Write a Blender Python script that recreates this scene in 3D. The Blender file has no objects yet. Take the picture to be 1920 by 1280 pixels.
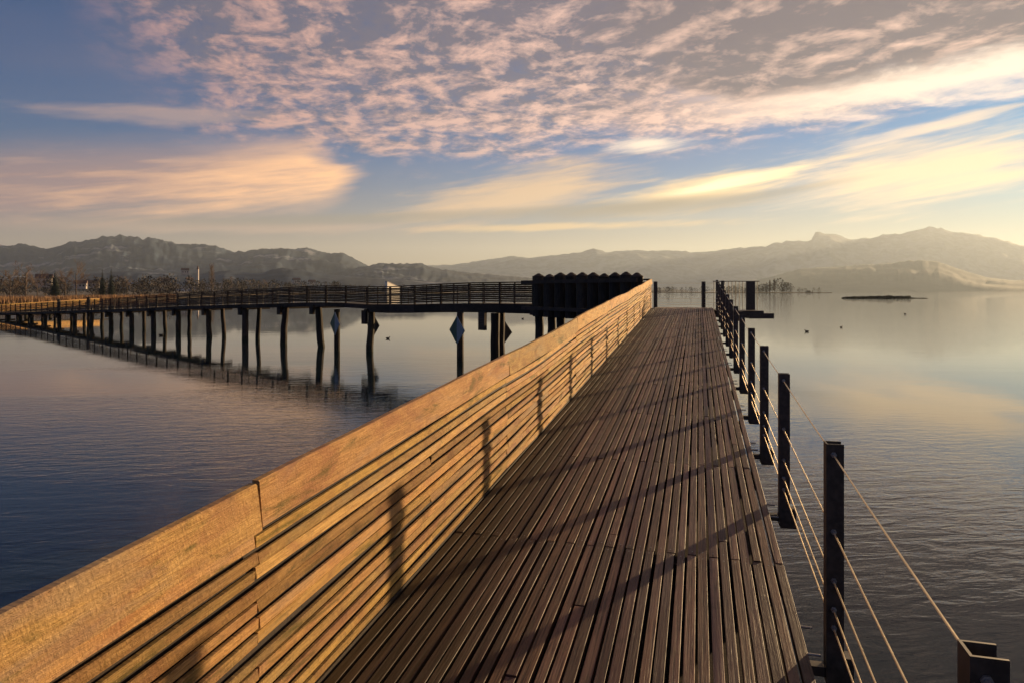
import bpy, math, random
from mathutils import Vector, Matrix
random.seed(7)
R = math.radians
scene = bpy.context.scene
col = scene.collection

# ------------------------------------------------------------------ camera
F, HZ, CAMZ = 1280.0, 545.0, 3.8            # focal length in photo pixels, horizon row, eye height above the lake
cam_d = bpy.data.cameras.new('camera'); cam = bpy.data.objects.new('camera', cam_d); col.objects.link(cam)
cam_d.sensor_width = 36; cam_d.lens = 24; cam_d.shift_y = -(640 - HZ) / 1920
cam_d.clip_start = 0.05; cam_d.clip_end = 80000
cam.location = (0, 0, CAMZ); cam.rotation_euler = (R(90), 0, 0)
scene.camera = cam
def P(x, y, D): return Vector(((x - 960) / F * D, D, CAMZ + (HZ - y) / F * D))

# ------------------------------------------------------------------ light and exposure
SUN_AZ, SUN_EL = 46.6, 7.3                  # degrees right of the viewing direction, above the horizon
vs = scene.view_settings
vs.view_transform = 'Standard'; vs.look = 'None'; vs.gamma = 1; vs.use_curve_mapping = False
vs.exposure = 1.2
sun_d = bpy.data.lights.new('sun', 'SUN'); sun = bpy.data.objects.new('sun', sun_d); col.objects.link(sun)
sun_d.energy = 5.0; sun_d.angle = R(0.6); sun_d.color = (1.0, 0.68, 0.36)
sdir = Vector((math.sin(R(SUN_AZ)) * math.cos(R(SUN_EL)), math.cos(R(SUN_AZ)) * math.cos(R(SUN_EL)), math.sin(R(SUN_EL))))
sun.rotation_euler = sdir.to_track_quat('Z', 'Y').to_euler()
scene.cycles.max_bounces = 4; scene.cycles.diffuse_bounces = 2; scene.cycles.glossy_bounces = 3; scene.cycles.volume_bounces = 0; scene.cycles.transparent_max_bounces = 8
scene.cycles.use_denoising = True
scene.cycles.caustics_reflective = False

# ------------------------------------------------------------------ node expression helper
class E:
    nt = None
    def __init__(s, v): s.v = v
    @staticmethod
    def link(val, sock):
        if isinstance(val, E): val = val.v
        if isinstance(val, bpy.types.NodeSocket): E.nt.links.new(val, sock)
        else: sock.default_value = val
def node(t, **kw):
    n = E.nt.nodes.new(t)
    for k, v in kw.items(): setattr(n, k, v)
    return n
def M_(op, *a):
    n = node('ShaderNodeMath', operation=op)
    for i, x in enumerate(a): E.link(x, n.inputs[i])
    return E(n.outputs[0])
def _b(op, sw=False):
    return (lambda s, o: M_(op, o, s)) if sw else (lambda s, o: M_(op, s, o))
E.__add__ = _b('ADD'); E.__radd__ = _b('ADD', True); E.__sub__ = _b('SUBTRACT'); E.__rsub__ = _b('SUBTRACT', True)
E.__mul__ = _b('MULTIPLY'); E.__rmul__ = _b('MULTIPLY', True); E.__truediv__ = _b('DIVIDE'); E.__rtruediv__ = _b('DIVIDE', True)
def sstep(x, a, b, lo=0.0, hi=1.0):
    n = node('ShaderNodeMapRange', interpolation_type='SMOOTHSTEP')
    for i, v in enumerate((x, a, b, lo, hi)): E.link(v, n.inputs[i])
    return E(n.outputs[0])
def lin(x, a, b, lo=0.0, hi=1.0):
    n = node('ShaderNodeMapRange')
    for i, v in enumerate((x, a, b, lo, hi)): E.link(v, n.inputs[i])
    return E(n.outputs[0])
def vec(x, y, z=0.0):
    n = node('ShaderNodeCombineXYZ')
    for i, v in enumerate((x, y, z)): E.link(v, n.inputs[i])
    return E(n.outputs[0])
def noise(v, scale, detail=4.0, rough=0.5, dist=0.0):
    n = node('ShaderNodeTexNoise')
    E.link(v, n.inputs['Vector']); n.inputs['Scale'].default_value = scale; n.inputs['Detail'].default_value = detail
    n.inputs['Roughness'].default_value = rough; n.inputs['Distortion'].default_value = dist
    return E(n.outputs[0])
def mixc(f, a, b, blend='MIX'):
    n = node('ShaderNodeMix', data_type='RGBA', blend_type=blend)
    E.link(f, n.inputs[0])
    for s, c in ((n.inputs[6], a), (n.inputs[7], b)):
        E.link(c if isinstance(c, E) else (*c, 1.0) if len(c) == 3 else c, s)
    return E(n.outputs[2])
def sepxyz(v):
    n = node('ShaderNodeSeparateXYZ'); E.link(v, n.inputs[0]); return [E(o) for o in n.outputs]
def clamp(x): return M_('MINIMUM', M_('MAXIMUM', x, 0.0), 1.0)
def srgb(r, g, b):
    f = lambda c: (c / 255 / 12.92) if c <= 10 else ((c / 255 + 0.055) / 1.055) ** 2.4
    return (f(r), f(g), f(b))

# ------------------------------------------------------------------ sky (world)
world = bpy.data.worlds.new('World'); scene.world = world; world.use_nodes = True
world.cycles.sampling_method = 'MANUAL'; world.cycles.sample_map_resolution = 256
E.nt = world.node_tree; E.nt.nodes.clear()
SKY = 0.066
def build_sky():
    sky = node('ShaderNodeTexSky', sky_type='NISHITA', sun_disc=False)
    sky.sun_elevation = R(SUN_EL); sky.sun_rotation = R(SUN_AZ); sky.altitude = 400
    sky.air_density = 1.0; sky.dust_density = 0.4; sky.ozone_density = 3.0
    tc = node('ShaderNodeTexCoord')
    nrm = node('ShaderNodeVectorMath', operation='NORMALIZE'); E.nt.links.new(tc.outputs['Generated'], nrm.inputs[0])
    x, y, z = sepxyz(nrm.outputs[0])
    A = M_('ARCTAN2', x, y) * 57.29578                                # degrees right of north
    El = M_('ARCSINE', z) * 57.29578                                  # degrees above the horizon
    zz = M_('MAXIMUM', z, 0.0) + 0.07
    px, py = x / zz, y / zz                                        # position on a flat cloud deck
    sunq = sstep(M_('ABSOLUTE', A - SUN_AZ), 0.0, 95.0, 1.0, 0.0)     # 1 towards the sun, 0 away from it
    warm = mixc(sunq, (0.36, 0.185, 0.165), (0.86, 0.56, 0.42))      # lit cloud
    grey = mixc(sunq, (0.075, 0.078, 0.125), (0.130, 0.100, 0.122))   # cloud in its own shade
    K = 10.0
    scl = lambda cc: mixc(1.0, cc, (K, K, K), 'MULTIPLY')
    c = mixc(1.0, E(sky.outputs[0]), (0.030, 0.37, 0.66), 'MULTIPLY')   # cold clear air above
    hor = sstep(El, -1.0, 12.5, 1.0, 0.0)                 # dusty low air
    c = mixc(hor * 0.88, c, scl(mixc(sunq, (0.235, 0.140, 0.105), (0.54, 0.365, 0.145))))
    def layer(c, alpha, colr): return mixc(clamp(alpha), c, scl(colr))
    # --- thin veil, greyer to the upper left
    veil = noise(vec(px * 0.30, py * 0.6, 7.0), 1.0, 3, 0.55, 0.4)
    c = layer(c, sstep(veil, 0.44, 0.72) * sstep(El, 7.0, 15.0) * 0.25, mixc(0.35, grey, warm))
    # --- altocumulus field, cells lit from the sun's side
    q = vec(px * 0.80 + py * 0.34, py * 0.70 - px * 0.24, 0.0)
    q2 = vec(px * 0.80 + py * 0.34 + 0.06, py * 0.70 - px * 0.24 + 0.03, 0.0)
    big = noise(vec(px * 0.45, py * 0.65, 11.4), 1.0, 3, 0.5)
    n1 = noise(q, 4.8, 6, 0.68, 0.3); n2 = noise(q2, 4.8, 4, 0.68, 0.3)
    fine = noise(q, 15.0, 4, 0.68, 0.4)
    edge = 12.0 + 0.0040 * (A - 2.0) * (A - 2.0) - sstep(A, 8.0, 22.0) * 0.6
    inside = sstep(El + (big - 0.5) * 9.0 + (n1 - 0.5) * 7.0, edge - 2.4, edge + 2.2)
    left = sstep(A + (big - 0.5) * 26.0 + El * 0.75, -19.0, -7.0)
    dens = n1 * 0.62 + fine * 0.38 + inside * 0.10 + sstep(El, 13.0, 24.0) * 0.10 + sstep(A, -30.0, 12.0) * 0.05
    alpha = (sstep(dens, 0.36, 0.72) * 0.85 + 0.12) * inside * left * sstep(El, 30.0, 50.0, 1.0, 0.15)
    lit = clamp((n1 - n2) * 3.6 + 0.55 + (fine - 0.5) * 1.7 + (n1 - 0.5) * 1.5 - sstep(El + sunq * 2.0, 13.0, 22.0) * 0.40)
    c = layer(c, alpha * 0.95, mixc(lit, grey, warm))
    # --- heavier grey bank upper right with a bright lower rim
    bn = noise(vec(A * 0.065 + El * 0.05, El * 0.32, 21.0), 1.0, 4, 0.58, 0.3)
    e0 = El + (bn - 0.5) * 4.6 + (n1 - 0.5) * 2.6 - A * 0.02
    rim = sstep(e0, 11.8, 13.6) * sstep(e0, 14.4, 16.4, 1.0, 0.0) * sstep(A, 4.0, 30.0)
    c = layer(c, rim * 0.92, mixc(sstep(A, 6.0, 34.0), warm, (0.90, 0.69, 0.53)))
    bank = sstep(e0, 14.0, 15.8) * sstep(A + (bn - 0.5) * 18.0, 3.0, 17.0)
    c = layer(c, bank * 0.90, mixc(clamp(sstep(bn, 0.50, 0.78) * 0.34 + (n1 - n2) * 2.6), mixc(0.55, grey, (0.095, 0.080, 0.100)), warm))
    # --- drawn-out clouds below; each is a soft tilted spindle torn by one stretched noise
    def tilt(a0, e_0, deg):
        ca, sa = math.cos(R(deg)), math.sin(R(deg))
        return (A - a0) * ca + (El - e_0) * sa, (El - e_0) * ca - (A - a0) * sa
    ua, wa = tilt(0.0, 8.0, 8.0)
    sn = noise(vec(ua * 0.075, wa * 0.60, 31.0), 1.0, 4, 0.55, 0.35)
    sf = noise(vec(ua * 0.16, wa * 1.6, 35.0), 1.0, 4, 0.6, 0.3)
    uu, ww = tilt(-12.8, 9.3, 8.0)
    up = sstep(ww + (sn - 0.5) * 3.0 + (sf - 0.5) * 1.2, 1.2, 4.6, 1.0, 0.0)
    dn = sstep(ww + (sn - 0.5) * 2.0 + (sf - 0.5) * 1.0 + uu * 0.035, -3.4, -0.4)
    rt = sstep(uu + (sn - 0.5) * 8.0 + M_('ABSOLUTE', ww - 0.1) * 1.2, -2.0, 1.6, 1.0, 0.0)
    c = layer(c, up * dn * rt * (0.25 + sn * 0.65 + sf * 0.85), mixc(clamp(sstep(uu + (sn - 0.5) * 14.0 - ww * 2.0, -25.0, 1.0) + (sf - 0.5) * 1.3), mixc(0.45, grey, warm), (0.84, 0.45, 0.225)))
    for a0, e_0, tl, ln, th, k, cc in ((0.5, 8.2, 9.0, 12.0, 2.2, 0.85, (0.62, 0.39, 0.21)), (15.0, 7.9, 8.0, 9.0, 1.5, 0.85, (0.92, 0.60, 0.25)),
                                       (17.5, 8.5, 9.0, 6.0, 0.55, 0.95, (1.1, 0.86, 0.50)), (32.0, 8.8, 3.0, 13.0, 3.2, 0.85, (0.90, 0.62, 0.34)),
                                       (4.0, 5.3, 1.0, 15.0, 0.40, 0.65, (0.74, 0.46, 0.18)), (-20.0, 4.9, 1.5, 19.0, 0.6, 0.6, (0.42, 0.265, 0.19)),
                                       (11.5, 11.9, 1.0, 4.2, 0.75, 0.9, (0.85, 0.66, 0.50)), (30.0, 11.3, 8.0, 6.0, 0.6, 0.55, (0.66, 0.52, 0.42)),
                                       (-27.0, 13.0, 3.0, 8.5, 0.8, 0.6, (0.36, 0.235, 0.20))):
        uu, ww = tilt(a0, e_0, tl)
        r = M_('SQRT', (uu / ln) * (uu / ln) + (ww / th) * (ww / th))
        c = layer(c, sstep(r + (sn - 0.5) * 1.3 + (sf - 0.5) * 1.4, 0.15, 1.15, 1.0, 0.0) * k, cc)
    for a0, e_0, tl, ln, th, k in ((10.5, 6.8, 3.0, 12.5, 0.85, 0.95), (-13.0, 5.8, 3.0, 22.0, 0.55, 0.65), (21.0, 7.6, 7.0, 7.0, 0.38, 0.55)):
        uu, ww = tilt(a0, e_0, tl)
        r = M_('SQRT', (uu / ln) * (uu / ln) + (ww / th) * (ww / th))
        c = layer(c, sstep(r + (sn - 0.5) * 1.1 + (sf - 0.5) * 0.7, 0.2, 1.2, 1.0, 0.0) * k, mixc(0.5, grey, (0.27, 0.23, 0.14)))
    bg = node('ShaderNodeBackground'); E.link(c, bg.inputs[0]); bg.inputs[1].default_value = SKY
    out = node('ShaderNodeOutputWorld'); E.nt.links.new(bg.outputs[0], out.inputs[0])
build_sky()

# ------------------------------------------------------------------ materials
def material(name, fn):
    m = bpy.data.materials.new(name); m.use_nodes = True
    E.nt = m.node_tree; E.nt.nodes.clear()
    out = node('ShaderNodeOutputMaterial'); b = node('ShaderNodeBsdfPrincipled')
    E.nt.links.new(b.outputs[0], out.inputs[0]); fn(b); return m
def objco():
    t = node('ShaderNodeTexCoord'); return sepxyz(t.outputs['Object'])
def rnd(): return E(node('ShaderNodeObjectInfo').outputs['Random'])
def bump(b, h, strength, dist=0.01):
    n = node('ShaderNodeBump'); n.inputs['Strength'].default_value = strength; n.inputs['Distance'].default_value = dist
    E.link(h, n.inputs['Height']); E.nt.links.new(n.outputs[0], b.inputs['Normal'])
def wood(name, c1, c2, c3, rough, spec, grain=1.0, frost=False, moss=None, long='y', bs=0.5, wear=False, foot=False):
    def fn(b):
        x, y, z = objco(); r = rnd()
        if long == 'x': x, y = y, x
        if long == 'z': y, z = z, y
        o = r * 37.0
        fib = noise(vec(x * 90.0 + o, y * 2.2 + o, z * 90.0), 1.0, 6, 0.65, 0.6)
        ring = noise(vec(x * 22.0 + o, y * 0.7, z * 22.0 + o), 1.0, 4, 0.55, 1.2)
        blot = noise(vec(x * 3.0, y * 1.3 + o, z * 3.0 + o), 1.0, 5, 0.6, 0.5)
        base = mixc(sstep(ring * 0.6 + fib * 0.4, 0.30, 0.70), c1, c2)
        base = mixc(sstep(blot, 0.42, 0.72) * 0.75, base, c3)
        base = mixc(sstep(fib, 0.52, 0.36) * 0.8 * grain, base, tuple(v * 0.35 for v in c1))
        tone = lin(r, 0.0, 1.0, 0.50, 1.42)
        tn = node('ShaderNodeCombineColor'); 
        E.link(tone, tn.inputs[0]); E.link(tone * lin(M_('FRACT', r * 7.3), 0, 1, 0.93, 1.04), tn.inputs[1]); E.link(tone * lin(M_('FRACT', r * 13.7), 0, 1, 0.86, 1.14), tn.inputs[2])
        base = mixc(1.0, base, E(tn.outputs[0]), 'MULTIPLY')
        if moss:
            mo = noise(vec(x * 5.0 + o, y * 2.0, z * 5.0), 1.0, 6, 0.65, 0.4)
            base = mixc(sstep(mo, 0.55, 0.72) * moss, base, (0.06, 0.065, 0.018))
        if frost:
            wet = noise(vec(x * 40.0 + o, y * 40.0, 0.0), 1.0, 2, 0.5)
            base = mixc(sstep(wet, 0.755, 0.80) * 0.7, base, (0.5, 0.5, 0.48))
        if wear:                                   # trodden, bleached and damp patches that run across the planks; darker towards the fence foot
            g = node('ShaderNodeNewGeometry'); gx, gy, gz = sepxyz(g.outputs['Position'])
            lat = gx * 0.9646 - gy * 0.2637; alo = gx * 0.2637 + gy * 0.9646
            w1 = noise(vec(lat * 1.3, alo * 0.45, 2.0), 1.0, 6, 0.65, 0.6); w2 = noise(vec(lat * 3.0, alo * 2.2, 5.0), 1.0, 5, 0.65, 0.4)
            base = mixc(sstep(w1, 0.50, 0.70) * 0.45, base, mixc(0.5, base, (0.26, 0.20, 0.165)))
            base = mixc(sstep(w2, 0.52, 0.68) * 0.55, base, tuple(v * 0.45 for v in c1))
            fence_side = sstep(lat + (w1 - 0.5) * 1.6 + (w2 - 0.5) * 0.7, -0.75, -1.75)
            base = mixc(fence_side * 0.72, base, (0.040, 0.034, 0.014))
        if foot:
            g = node('ShaderNodeNewGeometry'); gx, gy, gz = sepxyz(g.outputs['Position'])
            base = mixc(sstep(gz + (blot - 0.5) * 0.9, 0.55, 0.15) * 0.85, base, (0.014, 0.016, 0.009))
        E.link(base, b.inputs['Base Color'])
        E.link(clamp(rough + (blot - 0.5) * 0.35 + (fib - 0.5) * 0.25), b.inputs['Roughness'])
        b.inputs['Specular IOR Level'].default_value = spec
        bump(b, fib * 0.7 + ring * 0.5, bs, 0.004)
    return material(name, fn)
MAT = {}
def fence_fn(b):
    x, y, z = objco(); r = rnd(); o = r * 53.0
    fib = noise(vec(x * 30.0 + o, y * 5.0 + o, z * 110.0), 1.0, 5, 0.65, 0.8)
    saw = noise(vec(o, y * 85.0 + z * 14.0, z * 3.0), 1.0, 3, 0.6, 0.3)
    blot = noise(vec(o, y * 2.6 + o, z * 7.0), 1.0, 6, 0.62, 0.9)
    spot = noise(vec(o + 3.0, y * 16.0, z * 26.0), 1.0, 4, 0.6, 0.4)
    base = mixc(sstep(fib, 0.32, 0.68), (0.35, 0.20, 0.060), (0.60, 0.375, 0.125))
    base = mixc(sstep(blot, 0.42, 0.70) * 0.8, base, (0.33, 0.165, 0.075))
    base = mixc(sstep(spot, 0.54, 0.74) * 0.55, base, (0.20, 0.115, 0.05))
    base = mixc(sstep(saw, 0.40, 0.62) * 0.09, base, (0.66, 0.43, 0.21))
    base = mixc(sstep(noise(vec(o + 5.0, y * 0.9, z * 5.0), 1.0, 5, 0.65, 0.8), 0.48, 0.68) * 0.5, base, (0.31, 0.235, 0.150))
    mo = noise(vec(o + 9.0, y * 1.6, z * 9.0), 1.0, 6, 0.68, 0.6)
    base = mixc(sstep(mo, 0.52, 0.68) * 0.8, base, (0.115, 0.100, 0.025))
    grit = noise(vec(o, y * 60.0, z * 95.0), 1.0, 4, 0.75, 0.2)
    base = mixc(sstep(grit, 0.38, 0.30) * 0.7, base, (0.13, 0.07, 0.03))
    base = mixc(sstep(grit, 0.60, 0.72) * 0.6, base, (0.72, 0.47, 0.22))
    tone = lin(r, 0.0, 1.0, 0.60, 1.18)
    tn = node('ShaderNodeCombineColor')
    E.link(tone, tn.inputs[0]); E.link(tone * lin(M_('FRACT', r * 7.3), 0, 1, 0.90, 1.04), tn.inputs[1]); E.link(tone * lin(M_('FRACT', r * 13.7), 0, 1, 0.80, 1.15), tn.inputs[2])
    base = mixc(1.0, base, E(tn.outputs[0]), 'MULTIPLY')
    E.link(base, b.inputs['Base Color']); E.link(clamp(0.8 + (blot - 0.5) * 0.3), b.inputs['Roughness']); b.inputs['Specular IOR Level'].default_value = 0.2
    bump(b, fib * 0.6 + saw * 0.25 + spot * 0.6 + grit * 0.8, 1.0, 0.008)
MAT['fence'] = material('oak_fence', fence_fn)
MAT['deck'] = wood('weathered_deck', (0.090, 0.045, 0.028), (0.200, 0.110, 0.066), (0.120, 0.066, 0.055), 0.56, 0.28, wear=True, frost=True, moss=0.35, bs=1.2)
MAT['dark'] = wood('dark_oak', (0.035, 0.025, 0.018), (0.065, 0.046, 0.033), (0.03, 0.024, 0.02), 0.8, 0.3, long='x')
MAT['pile'] = wood('pile_oak', (0.032, 0.024, 0.018), (0.075, 0.052, 0.036), (0.03, 0.026, 0.02), 0.8, 0.3, long='z', foot=True)
def plain(name, c, rough=0.7, metal=0.0, var=0.25, sc=8.0):
    def fn(b):
        x, y, z = objco(); r = rnd()
        n = noise(vec(x + r * 9.0, y, z), sc, 5, 0.6)
        E.link(mixc(sstep(n, 0.3, 0.75), tuple(v * (1 - var) for v in c), tuple(min(1, v * (1 + var)) for v in c)), b.inputs['Base Color'])
        E.link(clamp(rough + (n - 0.5) * 0.3), b.inputs['Roughness']); b.inputs['Metallic'].default_value = metal
    return material(name, fn)
MAT['steel'] = plain('dark_painted_steel', (0.050, 0.040, 0.034), 0.5, 0.25, 0.45, 22)
MAT['cable'] = plain('steel_cable', (0.72, 0.58, 0.34), 0.38, 0.6, 0.1)
MAT['bolt'] = plain('galvanised_bolt', (0.3, 0.29, 0.28), 0.5, 0.7)
MAT['green'] = plain('green_paint', (0.015, 0.09, 0.06), 0.5)
MAT['white'] = plain('white_paint', (0.24, 0.28, 0.31), 0.5, 0, 0.1)
MAT['bark'] = plain('bark', (0.075, 0.052, 0.038), 0.9)
MAT['twig'] = plain('brown_twigs', (0.11, 0.070, 0.045), 0.9)
MAT['needle'] = plain('dark_needles', (0.022, 0.035, 0.02), 0.9)
MAT['wood_far'] = plain('winter_wood', (0.075, 0.060, 0.045), 0.95, 0, 0.4, 0.05)
MAT['reed'] = plain('dry_reed', (0.30, 0.17, 0.075), 0.9, 0, 0.35, 0.6)
MAT['earth'] = plain('marsh_ground', (0.10, 0.075, 0.045), 0.95, 0, 0.3, 0.1)
MAT['wall'] = plain('pale_render', (0.45, 0.41, 0.37), 0.85, 0, 0.06)
MAT['sunny'] = plain('sunlit_render', (0.74, 0.69, 0.60), 0.85, 0, 0.05)  # house wall colour brightened so the building looks sunlit
MAT['roof'] = plain('brown_tiles', (0.12, 0.075, 0.06), 0.85)
MAT['glass'] = plain('dark_panes', (0.03, 0.035, 0.04), 0.2)
MAT['feather'] = plain('dark_feathers', (0.03, 0.028, 0.026), 0.7)
def hill(name, c, snow):
    def fn(b):
        g = node('ShaderNodeNewGeometry'); x, y, z = sepxyz(g.outputs['Position'])
        n = noise(vec(x * 0.0016, y * 0.0016, z * 0.004), 1.0, 7, 0.62, 0.3)
        n2 = noise(vec(x * 0.006, y * 0.006, z * 0.01), 1.0, 4, 0.6)
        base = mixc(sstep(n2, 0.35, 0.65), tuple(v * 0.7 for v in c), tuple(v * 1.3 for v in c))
        if snow: base = mixc(sstep(n + (n2 - 0.5) * 0.25, 0.55, 0.64) * snow, base, (0.42, 0.43, 0.46))
        E.link(base, b.inputs['Base Color']); b.inputs['Roughness'].default_value = 0.95; b.inputs['Specular IOR Level'].default_value = 0.1
    return material(name, fn)
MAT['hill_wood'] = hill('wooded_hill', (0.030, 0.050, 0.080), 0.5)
MAT['hill_far'] = hill('far_mountain', (0.15, 0.175, 0.20), 0.0)  # pale base colour stands in for part of the distance haze
def water_fn(b):
    g = node('ShaderNodeNewGeometry'); x, y, z = sepxyz(g.outputs['Position'])
    b.inputs['Base Color'].default_value = (0.014, 0.024, 0.028, 1); b.inputs['IOR'].default_value = 1.333
    b.inputs['Roughness'].default_value = 0.015
    # wind comes in patches; ripples run roughly across the line of sight
    patch = sstep(noise(vec(x * 0.055, y * 0.11, 1.0), 1.0, 3, 0.5, 0.8), 0.40, 0.62)
    calm = sstep(y + sstep(x, 6.0, 16.0) * 30.0, 5.0, 52.0, 1.0, 0.055) * (0.30 + patch * 0.75) + sstep(y, 130.0, 600.0, 0.0, 0.5) + sstep(x, 4.0, 45.0) * sstep(y, 20.0, 60.0) * 0.42
    a = noise(vec(x * 1.1 + y * 0.35, y * 3.4 - x * 0.5, 0.0), 1.0, 3, 0.55, 0.5)
    d = noise(vec(x * 3.0 + y * 0.8, y * 8.0 - x * 1.4, 4.0), 1.0, 3, 0.6, 0.4)
    sw = noise(vec(x * 0.22, y * 0.7, 9.0), 1.0, 2, 0.5)
    h = (a * 0.042 + d * 0.012) * calm * sstep(x, -10.0, 1.0, 0.75, 1.0) + sw * 0.006
    n = node('ShaderNodeBump'); n.inputs['Strength'].default_value = 1.0; n.inputs['Distance'].default_value = 1.0
    E.link(h * 0.5, n.inputs['Height']); E.nt.links.new(n.outputs[0], b.inputs['Normal'])
MAT['water'] = material('lake_water', water_fn)

# ------------------------------------------------------------------ mesh helpers
class MB:
    def __init__(s): s.v = []; s.f = []
    def box(s, x0, x1, y0, y1, z0, z1):
        o = len(s.v)
        s.v += [(x0, y0, z0), (x1, y0, z0), (x1, y1, z0), (x0, y1, z0), (x0, y0, z1), (x1, y0, z1), (x1, y1, z1), (x0, y1, z1)]
        s.f += [tuple(o + i for i in q) for q in ((0, 3, 2, 1), (4, 5, 6, 7), (0, 1, 5, 4), (1, 2, 6, 5), (2, 3, 7, 6), (3, 0, 4, 7))]
        return s
    def plank(s, hx, hy, z0, z1, ch):           # long y, chamfered upper edges and ends
        o = len(s.v)
        for (a, z) in ((0, z0), (0, z1 - ch), (ch, z1)):
            s.v += [(-hx + a, -hy + a, z), (hx - a, -hy + a, z), (hx - a, hy - a, z), (-hx + a, hy - a, z)]
        s.f.append((o, o + 3, o + 2, o + 1)); s.f.append((o + 8, o + 9, o + 10, o + 11))
        for k in (0, 4):
            for i in range(4):
                j = (i + 1) % 4; s.f.append((o + k + i, o + k + j, o + k + 4 + j, o + k + 4 + i))
        return s
    def sweep(s, pts, prof, up=(0, 0, 1)):      # closed profile of (side, up) offsets along a path
        o = len(s.v); n = len(prof); U = Vector(up)
        for i, p in enumerate(pts):
            p = Vector(p); d = Vector(pts[min(i + 1, len(pts) - 1)]) - Vector(pts[max(i - 1, 0)])
            side = d.cross(U).normalized(); u2 = side.cross(d).normalized()
            for a, b in prof: s.v.append(tuple(p + side * a + u2 * b))
        for i in range(len(pts) - 1):
            for j in range(n):
                k = (j + 1) % n
                s.f.append((o + i * n + j, o + i * n + k, o + (i + 1) * n + k, o + (i + 1) * n + j))
        s.f.append(tuple(o + j for j in range(n))[::-1]); s.f.append(tuple(o + (len(pts) - 1) * n + j for j in range(n)))
        return s
    def tube(s, pts, rad, n=8, up=(0.13, 0.99, 0.02)):
        o = len(s.v); U = Vector(up)
        for i, p in enumerate(pts):
            p = Vector(p); d = (Vector(pts[min(i + 1, len(pts) - 1)]) - Vector(pts[max(i - 1, 0)]))
            if d.length < 1e-6: d = Vector((0, 0, 1))
            side = d.cross(U).normalized(); u2 = side.cross(d).normalized(); r = rad[i] if isinstance(rad, (list, tuple)) else rad
            for j in range(n):
                a = 2 * math.pi * j / n; s.v.append(tuple(p + side * r * math.cos(a) + u2 * r * math.sin(a)))
        for i in range(len(pts) - 1):
            for j in range(n):
                k = (j + 1) % n
                s.f.append((o + i * n + j, o + i * n + k, o + (i + 1) * n + k, o + (i + 1) * n + j))
        s.f.append(tuple(o + j for j in range(n))[::-1]); s.f.append(tuple(o + (len(pts) - 1) * n + j for j in range(n)))
        return s
    def poly(s, ring, z0, z1):
        o = len(s.v); n = len(ring)
        s.v += [(x, y, z0) for x, y in ring] + [(x, y, z1) for x, y in ring]
        s.f.append(tuple(o + i for i in range(n))[::-1]); s.f.append(tuple(o + n + i for i in range(n)))
        for i in range(n):
            j = (i + 1) % n; s.f.append((o + i, o + j, o + n + j, o + n + i))
        return s
    def tri(s, a, b, c):
        o = len(s.v); s.v += [tuple(a), tuple(b), tuple(c)]; s.f.append((o, o + 1, o + 2)); return s
    def mesh(s, name, mat, smooth=False):
        me = bpy.data.meshes.new(name); me.from_pydata(s.v, [], s.f); me.materials.append(mat); me.update()
        if smooth: me.polygons.foreach_set('use_smooth', [True] * len(me.polygons))
        return me
    def build(s, name, mat, parent=None, smooth=False, loc=None):
        return put(name, s.mesh(name, mat, smooth), parent, loc)
def put(name, me, parent=None, loc=None, rot=None):
    o = bpy.data.objects.new(name, me); col.objects.link(o)
    if parent: o.parent = parent
    if loc is not None: o.location = loc
    if rot is not None: o.rotation_euler = rot
    return o
def tag(o, label=None, cat=None, group=None, kind=None):
    for k, v in (('label', label), ('category', cat), ('group', group), ('kind', kind)):
        if v: o[k] = v
    return o
def empty(name, label, cat, loc=(0, 0, 0), rot=(0, 0, 0), group=None):
    o = bpy.data.objects.new(name, None); col.objects.link(o); o.location = loc; o.rotation_euler = rot
    o.empty_display_size = 0.2
    return tag(o, label, cat, group)

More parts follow.
